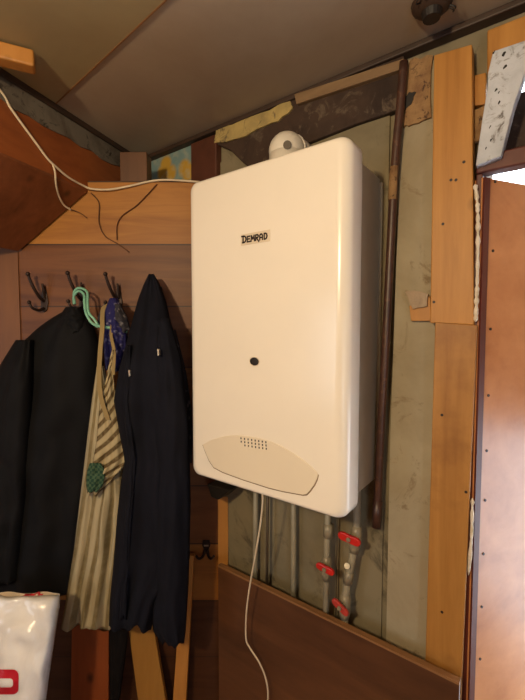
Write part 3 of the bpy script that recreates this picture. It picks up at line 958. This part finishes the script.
def garment(rows, n0, folds, seed, nu=44, nv=70, hem=1.0, puff=None, gather=0.0, pw_=2.2):
    """rows: (py, left px, right px, thickness); closed cloth body in the partition frame, n0 = gap to the planks"""
    mb = MB()
    rnd = random.Random(seed)
    fs = [(f, a, rnd.uniform(0, 6.28), rnd.uniform(-1.2, 1.2)) for f, a in folds]
    y0, y1 = rows[0][0], rows[-1][0]
    F, B = [], []
    hemr = [rnd.uniform(-1, 1) for _ in range(8)]
    for j in range(nv + 1):
        v = j / nv
        py = y0 + (y1 - y0) * v
        L_, R_2, T, *g_ = interp(rows, py)
        if g_: n0 = g_[0]
        fr, bk = [], []
        for i in range(nu + 1):
            s = i / nu
            px = L_ + (R_2 - L_) * s
            e = 1 - abs(2 * s - 1) ** pw_
            prof = max(0.0, e) ** 0.5
            d = 0
            for f, a, ph, dr_ in fs:
                d += a * math.sin(2 * PI * f * s + ph + dr_ * v * 2.0)
            d *= (0.35 + 0.65 * v) * min(1, prof * 1.6)
            d += 0.006 * noise.noise(Vector((s * 5 + seed, v * 9, seed * 1.7))) * prof * 2
            if puff:
                d += puff * abs(math.sin(PI * v * (y1 - y0) / 42.0)) ** 0.6 * prof
            n = n0 + T * prof + d * prof
            yy = py
            if j == nv:
                yy += hem * (2.4 * math.sin(s * 9 + hemr[0] * 3) + 1.2 * math.sin(s * 19 + hemr[1] * 3))
            u_, z_ = uz(px, yy, n0 + T * prof)
            fr.append(mb.bm.verts.new(P(u_, max(n, n0 + 0.002), z_)))
            u_, z_ = uz(px, yy, n0)
            bk.append(mb.bm.verts.new(P(u_, n0, z_)) if 0 < i < nu else fr[-1])
        F.append(fr); B.append(bk)
    def face(vs, uvs):
        vs2, uv2 = [], []
        for x, y in zip(vs, uvs):
            if x not in vs2:
                vs2.append(x); uv2.append(y)
        if len(vs2) < 3: return
        f = mb.bm.faces.new(vs2)
        for l, q_ in zip(f.loops, uv2):
            l[mb.uv].uv = q_
    asp = (y1 - y0) / max(10, max(r[2] - r[1] for r in rows))
    for j in range(nv):
        for i in range(nu):
            uvs = [(i / nu, -j / nv * asp), ((i + 1) / nu, -j / nv * asp), ((i + 1) / nu, -(j + 1) / nv * asp), (i / nu, -(j + 1) / nv * asp)]
            face([F[j][i], F[j][i + 1], F[j + 1][i + 1], F[j + 1][i]], uvs)
            face([B[j][i + 1], B[j][i], B[j + 1][i], B[j + 1][i + 1]], uvs)
    for G in (0, nv):
        for i in range(nu):
            try:
                face([F[G][i], F[G][i + 1], B[G][i + 1], B[G][i]], [(0, 0)] * 4)
            except ValueError:
                pass
    return mb

# black jacket on the mint hanger
bj = thing('black_jacket', 'bulky black jacket on the mint hanger at left', 'jacket', pw(50, 595))
rows = [(310, 66, 84, 0.03), (318, 52, 89, 0.045), (328, 38, 95, 0.06), (345, 20, 100, 0.07), (370, 10, 103, 0.075), (420, 4, 103, 0.08), (480, 2, 98, 0.08), (540, -2, 92, 0.08), (594, -4, 86, 0.075)]
obj('body', garment(rows, 0.010, [(1.2, 0.010), (2.7, 0.005)], 5, puff=0.003, pw_=3), 'black', bj, smooth=True)
rows = [(340, 16, 34, 0.05), (364, 1, 36, 0.07), (420, -14, 34, 0.08), (500, -20, 28, 0.075), (584, -24, 20, 0.065)]
obj('sleeve', garment(rows, 0.045, [(0.8, 0.008), (2.3, 0.004)], 9, nu=24, puff=0.003), 'black', bj, smooth=True)
rows = [(307, 66, 82, 0.04), (318, 58, 86, 0.055), (334, 62, 88, 0.05)]
obj('collar', garment(rows, 0.022, [(2, 0.003)], 3, nu=20, nv=16), 'black', bj, smooth=True)

# mint hanger
def pp_(px, py, n):
    u_, z_ = uz(px, py, n)
    return (u_, n, z_)
hg = thing('clothes_hanger', 'mint green plastic clothes hanger holding the black jacket', 'hanger', pw(85, 320))
for off in (0.0, 3.0):
    tubeP(hg, 'hook', [pp_(74 + off * 0.3, 304, 0.05), pp_(74, 296 - off, 0.056), pp_(79, 291 - off, 0.06), pp_(84 + off, 295 - off, 0.066), pp_(84.5 + off, 304, 0.075), pp_(86 + off, 313, 0.082), pp_(91 + off, 322 - off, 0.085), pp_(98, 327 - off * 0.6, 0.085)], 0.0036, 'mint')
tubeP(hg, 'arm', [pp_(97, 326, 0.085), pp_(108, 327.5, 0.086), pp_(124, 331, 0.086), pp_(127, 331, 0.086)], 0.0042, 'mint')

# striped apron
ap = thing('striped_apron', 'cream and olive striped apron hanging between the dark jackets', 'apron', pw(90, 628))
rows = [(366, 97, 104, 0.010), (400, 92, 112, 0.02), (450, 86, 122, 0.03), (500, 80, 124, 0.03), (550, 74, 122, 0.03), (600, 66, 118, 0.03), (628, 61, 116, 0.03)]
obj('skirt', garment(rows, 0.098, [(2, 0.006), (4, 0.006), (8, 0.002)], 2, nu=60), 'apron', ap, smooth=True)
rows = [(350, 112, 116, 0.005), (380, 106, 114, 0.008), (405, 100, 119, 0.012), (440, 97, 127, 0.012), (462, 93, 128, 0.012), (478, 90, 114, 0.010), (494, 87, 98, 0.008)]
obj('bib', garment(rows, 0.134, [(2, 0.004), (4, 0.002)], 7, nu=30, nv=40), 'apron_bib', ap, smooth=True)
rows = [(463, 90, 101, 0.004), (470, 87.5, 105, 0.005), (478, 86.5, 105, 0.006), (486, 86.5, 103, 0.005), (492, 88, 97, 0.004)]
obj('patch', garment(rows, 0.150, [(2, 0.001)], 4, nu=14, nv=12, hem=0.2), 'plaid', ap, smooth=True)['label'] = 'green plaid patch'
def strap(ctrl, w, parent, mat='strap', name='strap'):
    # flat band following photo points (px, py, n)
    pts = smooth_path([P(*pp_(*c)) for c in ctrl], 6)
    mb = MB()
    rs_ = []
    for p_ in pts:
        rs_.append([p_ - Rh * w, p_ + Rh * w, p_ + Rh * w + Fh * 0.003, p_ - Rh * w + Fh * 0.003])
    mb.rings(rs_)
    return obj(name, mb, mat, parent)
strap([(110, 303, 0.055), (103, 309, 0.07), (102, 330, 0.11), (100, 352, 0.13), (99, 378, 0.145), (101, 398, 0.152), (108, 420, 0.155)], 0.0060, ap)
strap([(111, 302, 0.055), (112.5, 318, 0.07), (111, 335, 0.11), (114, 352, 0.14), (113, 375, 0.15)], 0.0042, ap)
strap([(106, 304, 0.055), (100, 318, 0.065), (101.5, 326, 0.07)], 0.007, ap, 'greyprint', 'knot')

# purple print cloth and grey lace behind
pc = thing('purple_cloth', 'purple patterned cloth bunched on the apron hook', 'cloth', pw(115, 350))
rows = [(298, 110, 118, 0.02), (312, 104, 124, 0.03), (330, 103, 128, 0.04), (352, 104, 128, 0.04), (372, 106, 126, 0.03)]
obj('cloth', garment(rows, 0.06, [(2, 0.006), (5, 0.004)], 21, nu=24, nv=30), 'purple', pc, smooth=True)
rows = [(304, 114, 121, 0.02), (318, 114, 128, 0.03), (330, 116, 131, 0.02)]
obj('lace_trim', garment(rows, 0.075, [(2, 0.004)], 23, nu=16, nv=16), 'greyprint', pc, smooth=True)

# grey print cloth behind navy jacket
gc = thing('printed_cloth', 'grey printed cloth peeking out between navy jacket and heater', 'cloth', pw(184, 462))
rows = [(330, 160, 176, 0.02), (370, 166, 186, 0.03), (410, 172, 192, 0.03), (440, 174, 193, 0.03), (463, 180, 192, 0.02)]
obj('cloth', garment(rows, 0.02, [(2, 0.005), (4, 0.003)], 31, nu=20, nv=30), 'greyprint', gc, smooth=True)

# navy jacket
nj = thing('navy_jacket', 'long navy jacket hanging by its hood in front of the apron', 'jacket', pw(150, 640))
rows = [(274, 149, 154, 0.012, 0.056), (284, 144, 160, 0.025, 0.06), (300, 138, 166, 0.035, 0.08), (330, 130, 173, 0.045, 0.115), (370, 119, 180, 0.05, 0.145), (400, 114, 184, 0.055, 0.15), (430, 119, 187, 0.055, 0.15), (460, 125, 189, 0.06, 0.15), (482, 121, 190, 0.06, 0.15), (520, 117, 190, 0.06, 0.15), (560, 114, 190, 0.06, 0.15), (600, 110, 160, 0.055, 0.15), (629, 109, 151, 0.05, 0.15)]
obj('body', garment(rows, 0.085, [(1.3, 0.010), (2.6, 0.007)], 14, nu=60), 'navy', nj, smooth=True)
rows = [(318, 152, 170, 0.03, 0.12), (360, 152, 182, 0.045, 0.15), (420, 153, 189, 0.055, 0.17), (500, 151, 191, 0.055, 0.17), (580, 150, 189, 0.05, 0.17), (630, 153, 186, 0.045, 0.17), (645, 163, 184, 0.035, 0.17)]
obj('sleeve', garment(rows, 0.13, [(1.2, 0.007), (2.6, 0.003)], 15, nu=30), 'navy', nj, smooth=True)
rows = [(345, 126, 132, 0.012, 0.165), (400, 122, 129, 0.012, 0.195), (460, 130, 137, 0.012, 0.20), (520, 125, 132, 0.012, 0.20), (618, 119, 127, 0.012, 0.19)]
obj('zip_placket', garment(rows, 0.163, [(1, 0.002)], 16, nu=10), 'navy', nj, smooth=True)
for (a, b) in ((129, 373), (158, 352)):
    c3 = pp_(a, b, 0.205 if a > 140 else 0.198)
    u_, n_, z_ = c3
    mb = MB().prism([P(u_ + x, n_, z_ + y) for x, y in ((-0.0022, 0.008), (0.0022, 0.006), (0.003, -0.008), (-0.001, -0.010))], Fh * 0.014)
    obj('zip_pull', mb, 'zip', nj, bevel=0.0008)
# dark trousers behind it
dt = thing('dark_cloth', 'narrow dark cloth hanging below the left hem of navy jacket', 'cloth', pw(118, 700))
rows = [(560, 110, 132, 0.02), (640, 109, 128, 0.02), (700, 110, 120, 0.018), (730, 110, 118, 0.015)]
obj('cloth', garment(rows, 0.065, [(2, 0.003)], 41, nu=14, nv=30), 'navy_dark', dt, smooth=True)

# ------------------------------------------------------------------ boards leaning on the planks
def leaning(px0, px1, px0b, px1b, pytop, n_top, n_bot, mat, label, skew=0.0):
    pyb = 740
    a, b = uz(px0, pytop, n_top), uz(px1, pytop + skew, n_top)
    c, d = uz(px1b, pyb, n_bot), uz(px0b, pyb, n_bot)
    # extend to the floor
    def down(p_, q_):
        t = p_[1] / (p_[1] - q_[1])
        return p_[0] + (q_[0] - p_[0]) * t, n_top + (n_bot - n_top) * t
    fl_, fr_ = down(a, d), down(b, c)
    mb = MB().prism([P(a[0], n_top, a[1]), P(b[0], n_top, b[1]), P(fr_[0], fr_[1], 0.0), P(fl_[0], fl_[1], 0.0)], Fh * 0.018)
    tag(obj('leaning_board', mb, mat, bevel=0.002), label, 'board')
leaning(72, 109, 70, 108, 600, 0.03, 0.06, 'orange_board', 'orange board leaning on the planks below the apron')
leaning(127, 152, 143, 172, 618, 0.045, 0.08, 'yellow_board', 'yellowish board leaning askew below the navy jacket')
leaning(183, 194, 170, 184, 556, 0.03, 0.06, 'batten', 'narrow board leaning on the planks near the small double hook')

# ------------------------------------------------------------------ white printed sack at lower left
sk = thing('white_sack', 'white glossy plastic sack with red print at lower left', 'sack', P(uz(5, 650, 0.27)[0], 0.27, 0.36))
rows = [(595, -40, 60, 0.03), (598, -40, 60.5, 0.05), (606, -40, 60, 0.06), (640, -40, 55, 0.095), (680, -40, 49, 0.115), (730, -38, 43, 0.12), (770, -36, 41, 0.11)]
gmb = garment(rows, 0.20, [(1.5, 0.006), (4, 0.003)], 51, nu=70, nv=60, pw_=9)
sackobj = obj('bag', gmb, 'bag', sk, smooth=True)
zbag = min((v.co.z for v in sackobj.data.vertices)) + sk.location.z
rows = [(593, -40, 60, 0.016), (599, -40, 60.5, 0.018)]
obj('top_seam', garment(rows, 0.205, [(1, 0.001)], 52, nu=30, nv=6, pw_=8), 'bag_tape', sk)
rows = [(593.5, 20, 45, 0.02), (598, 20, 45, 0.022)]
obj('red_label', garment(rows, 0.204, [(1, 0.0005)], 53, nu=16, nv=4, pw_=10), 'cardred', sk)
# red rounded print: a broken ring
from mathutils.bvhtree import BVHTree
bvh = BVHTree.FromPolygons([v.co + sk.location for v in sackobj.data.vertices], [p.vertices[:] for p in sackobj.data.polygons])
def on_sack(px, py):
    d = ray(px, py).normalized()
    h = bvh.ray_cast(CAM, d)
    return (h[0] if h[0] else CAM + d) - d * 0.0025
def rr2(cx, cy, a, b, r):
    out = []
    for qx, qy, a0 in ((a - r, b - r, 0), (-(a - r), b - r, 90), (-(a - r), -(b - r), 180), (a - r, -(b - r), 270)):
        for k in range(7):
            t = math.radians(a0 + 15 * k)
            out.append((cx + qx + r * math.cos(t), cy + qy + r * math.sin(t)))
    return out
mb = MB()
o_ = rr2(4, 682, 14.5, 12.5, 6)
i_ = rr2(5.5, 683, 7.5, 4.5, 3)
def dens(l): return [(l[k][0] + (l[(k + 1) % len(l)][0] - l[k][0]) * q / 6, l[k][1] + (l[(k + 1) % len(l)][1] - l[k][1]) * q / 6) for k in range(len(l)) for q in range(6)]
o_, i_ = dens(o_), dens(i_)
for k in range(len(o_)):
    k2_ = (k + 1) % len(o_)
    for q in range(3):
        f0, f1 = q / 3, (q + 1) / 3
        pts = []
        for kk, ff in ((k, f0), (k2_, f0), (k2_, f1), (k, f1)):
            pts.append(on_sack(o_[kk][0] + (i_[kk][0] - o_[kk][0]) * ff, o_[kk][1] + (i_[kk][1] - o_[kk][1]) * ff))
        mb.bm.faces.new(mb.verts(pts))
bmesh.ops.remove_doubles(mb.bm, verts=mb.bm.verts, dist=0.0001)
obj('red_print', mb, 'cardred', sk)
u0_, u1_ = uz(-40, 700, 0.27)[0], uz(46, 700, 0.27)[0]
cr = thing('wooden_crate', 'plain wooden crate under the white sack', 'crate', P((u0_ + u1_) / 2, 0.27, 0))
mb = MB().prism([P(u0_, 0.18, 0), P(u1_, 0.18, 0), P(u1_, 0.36, 0), P(u0_, 0.36, 0)], (0, 0, zbag))
obj('body', mb, 'crate', cr, bevel=0.003)

# ------------------------------------------------------------------ cables at upper left
def beamp(px, py, off=0.004):
    # point on the front face of the beam
    d = ray(px, py)
    t = (b0 + nb * off - CAM).dot(nb) / d.dot(nb)
    return CAM + d * t
c1 = smooth_path([beamp(-60, 40), beamp(-20, 70), beamp(2, 93), beamp(10, 107), beamp(22, 124), beamp(36, 143), beamp(47, 158), beamp(55, 166, 0.006)], 6)
c2 = smooth_path([c1[-1], beamp(68, 177, 0.006), beamp(82, 185, 0.006), pw(92, 189, 0.012), pw(110, 189.5, 0.010), pw(130, 186, 0.008), pw(152, 181, 0.005), pw(170, 180, 0.006), pw(200, 182, 0.010)], 6)
cb = thing('white_cable', 'white electric cable draped along the beam towards the heater', 'cable', pw(92, 189, 0.012))
obj('run', MB().tube(c1 + c2[1:], 0.0030, 8), 'cable', cb, smooth=True)
sfn = (c0 - b0).cross(bd).normalized()
def sofp(px, py, off=0.006):
    d = ray(px, py)
    nn = sfn if sfn.dot(d) < 0 else -sfn
    return CAM + d * ((b0 + nn * off - CAM).dot(nn) / d.dot(nn))
c3 = smooth_path([c1[-3], beamp(55, 172, 0.008), sofp(56, 184), sofp(59, 196), sofp(64, 205), pw(71, 210, 0.010)], 6)
obj('branch', MB().tube(c3, 0.0026, 8), 'cable', cb, smooth=True)
c4 = smooth_path([pw(70, 209, 0.012), pw(80, 213, 0.008), pw(87, 218, 0.004)], 6)
obj('loose_end', MB().tube(c4, 0.0014, 8), 'twine', cb, smooth=True)
def twine(ctrl, label):
    tag(obj('twine', MB().tube(smooth_path([pw(a, b, 0.004) for a, b in ctrl], 6), 0.0017, 6), 'twine', smooth=True), label, 'cord')
twine([(91, 193), (99, 203), (99, 222), (105, 236), (118, 244), (129, 252)], 'thin brown cord hanging down the planks below the cable end')
twine([(157, 184), (148, 194), (136, 206), (122, 216), (117, 226), (117, 240)], 'thin brown cord slanting across the top plank left of heater')
p = pw(87, 218, 0.0)
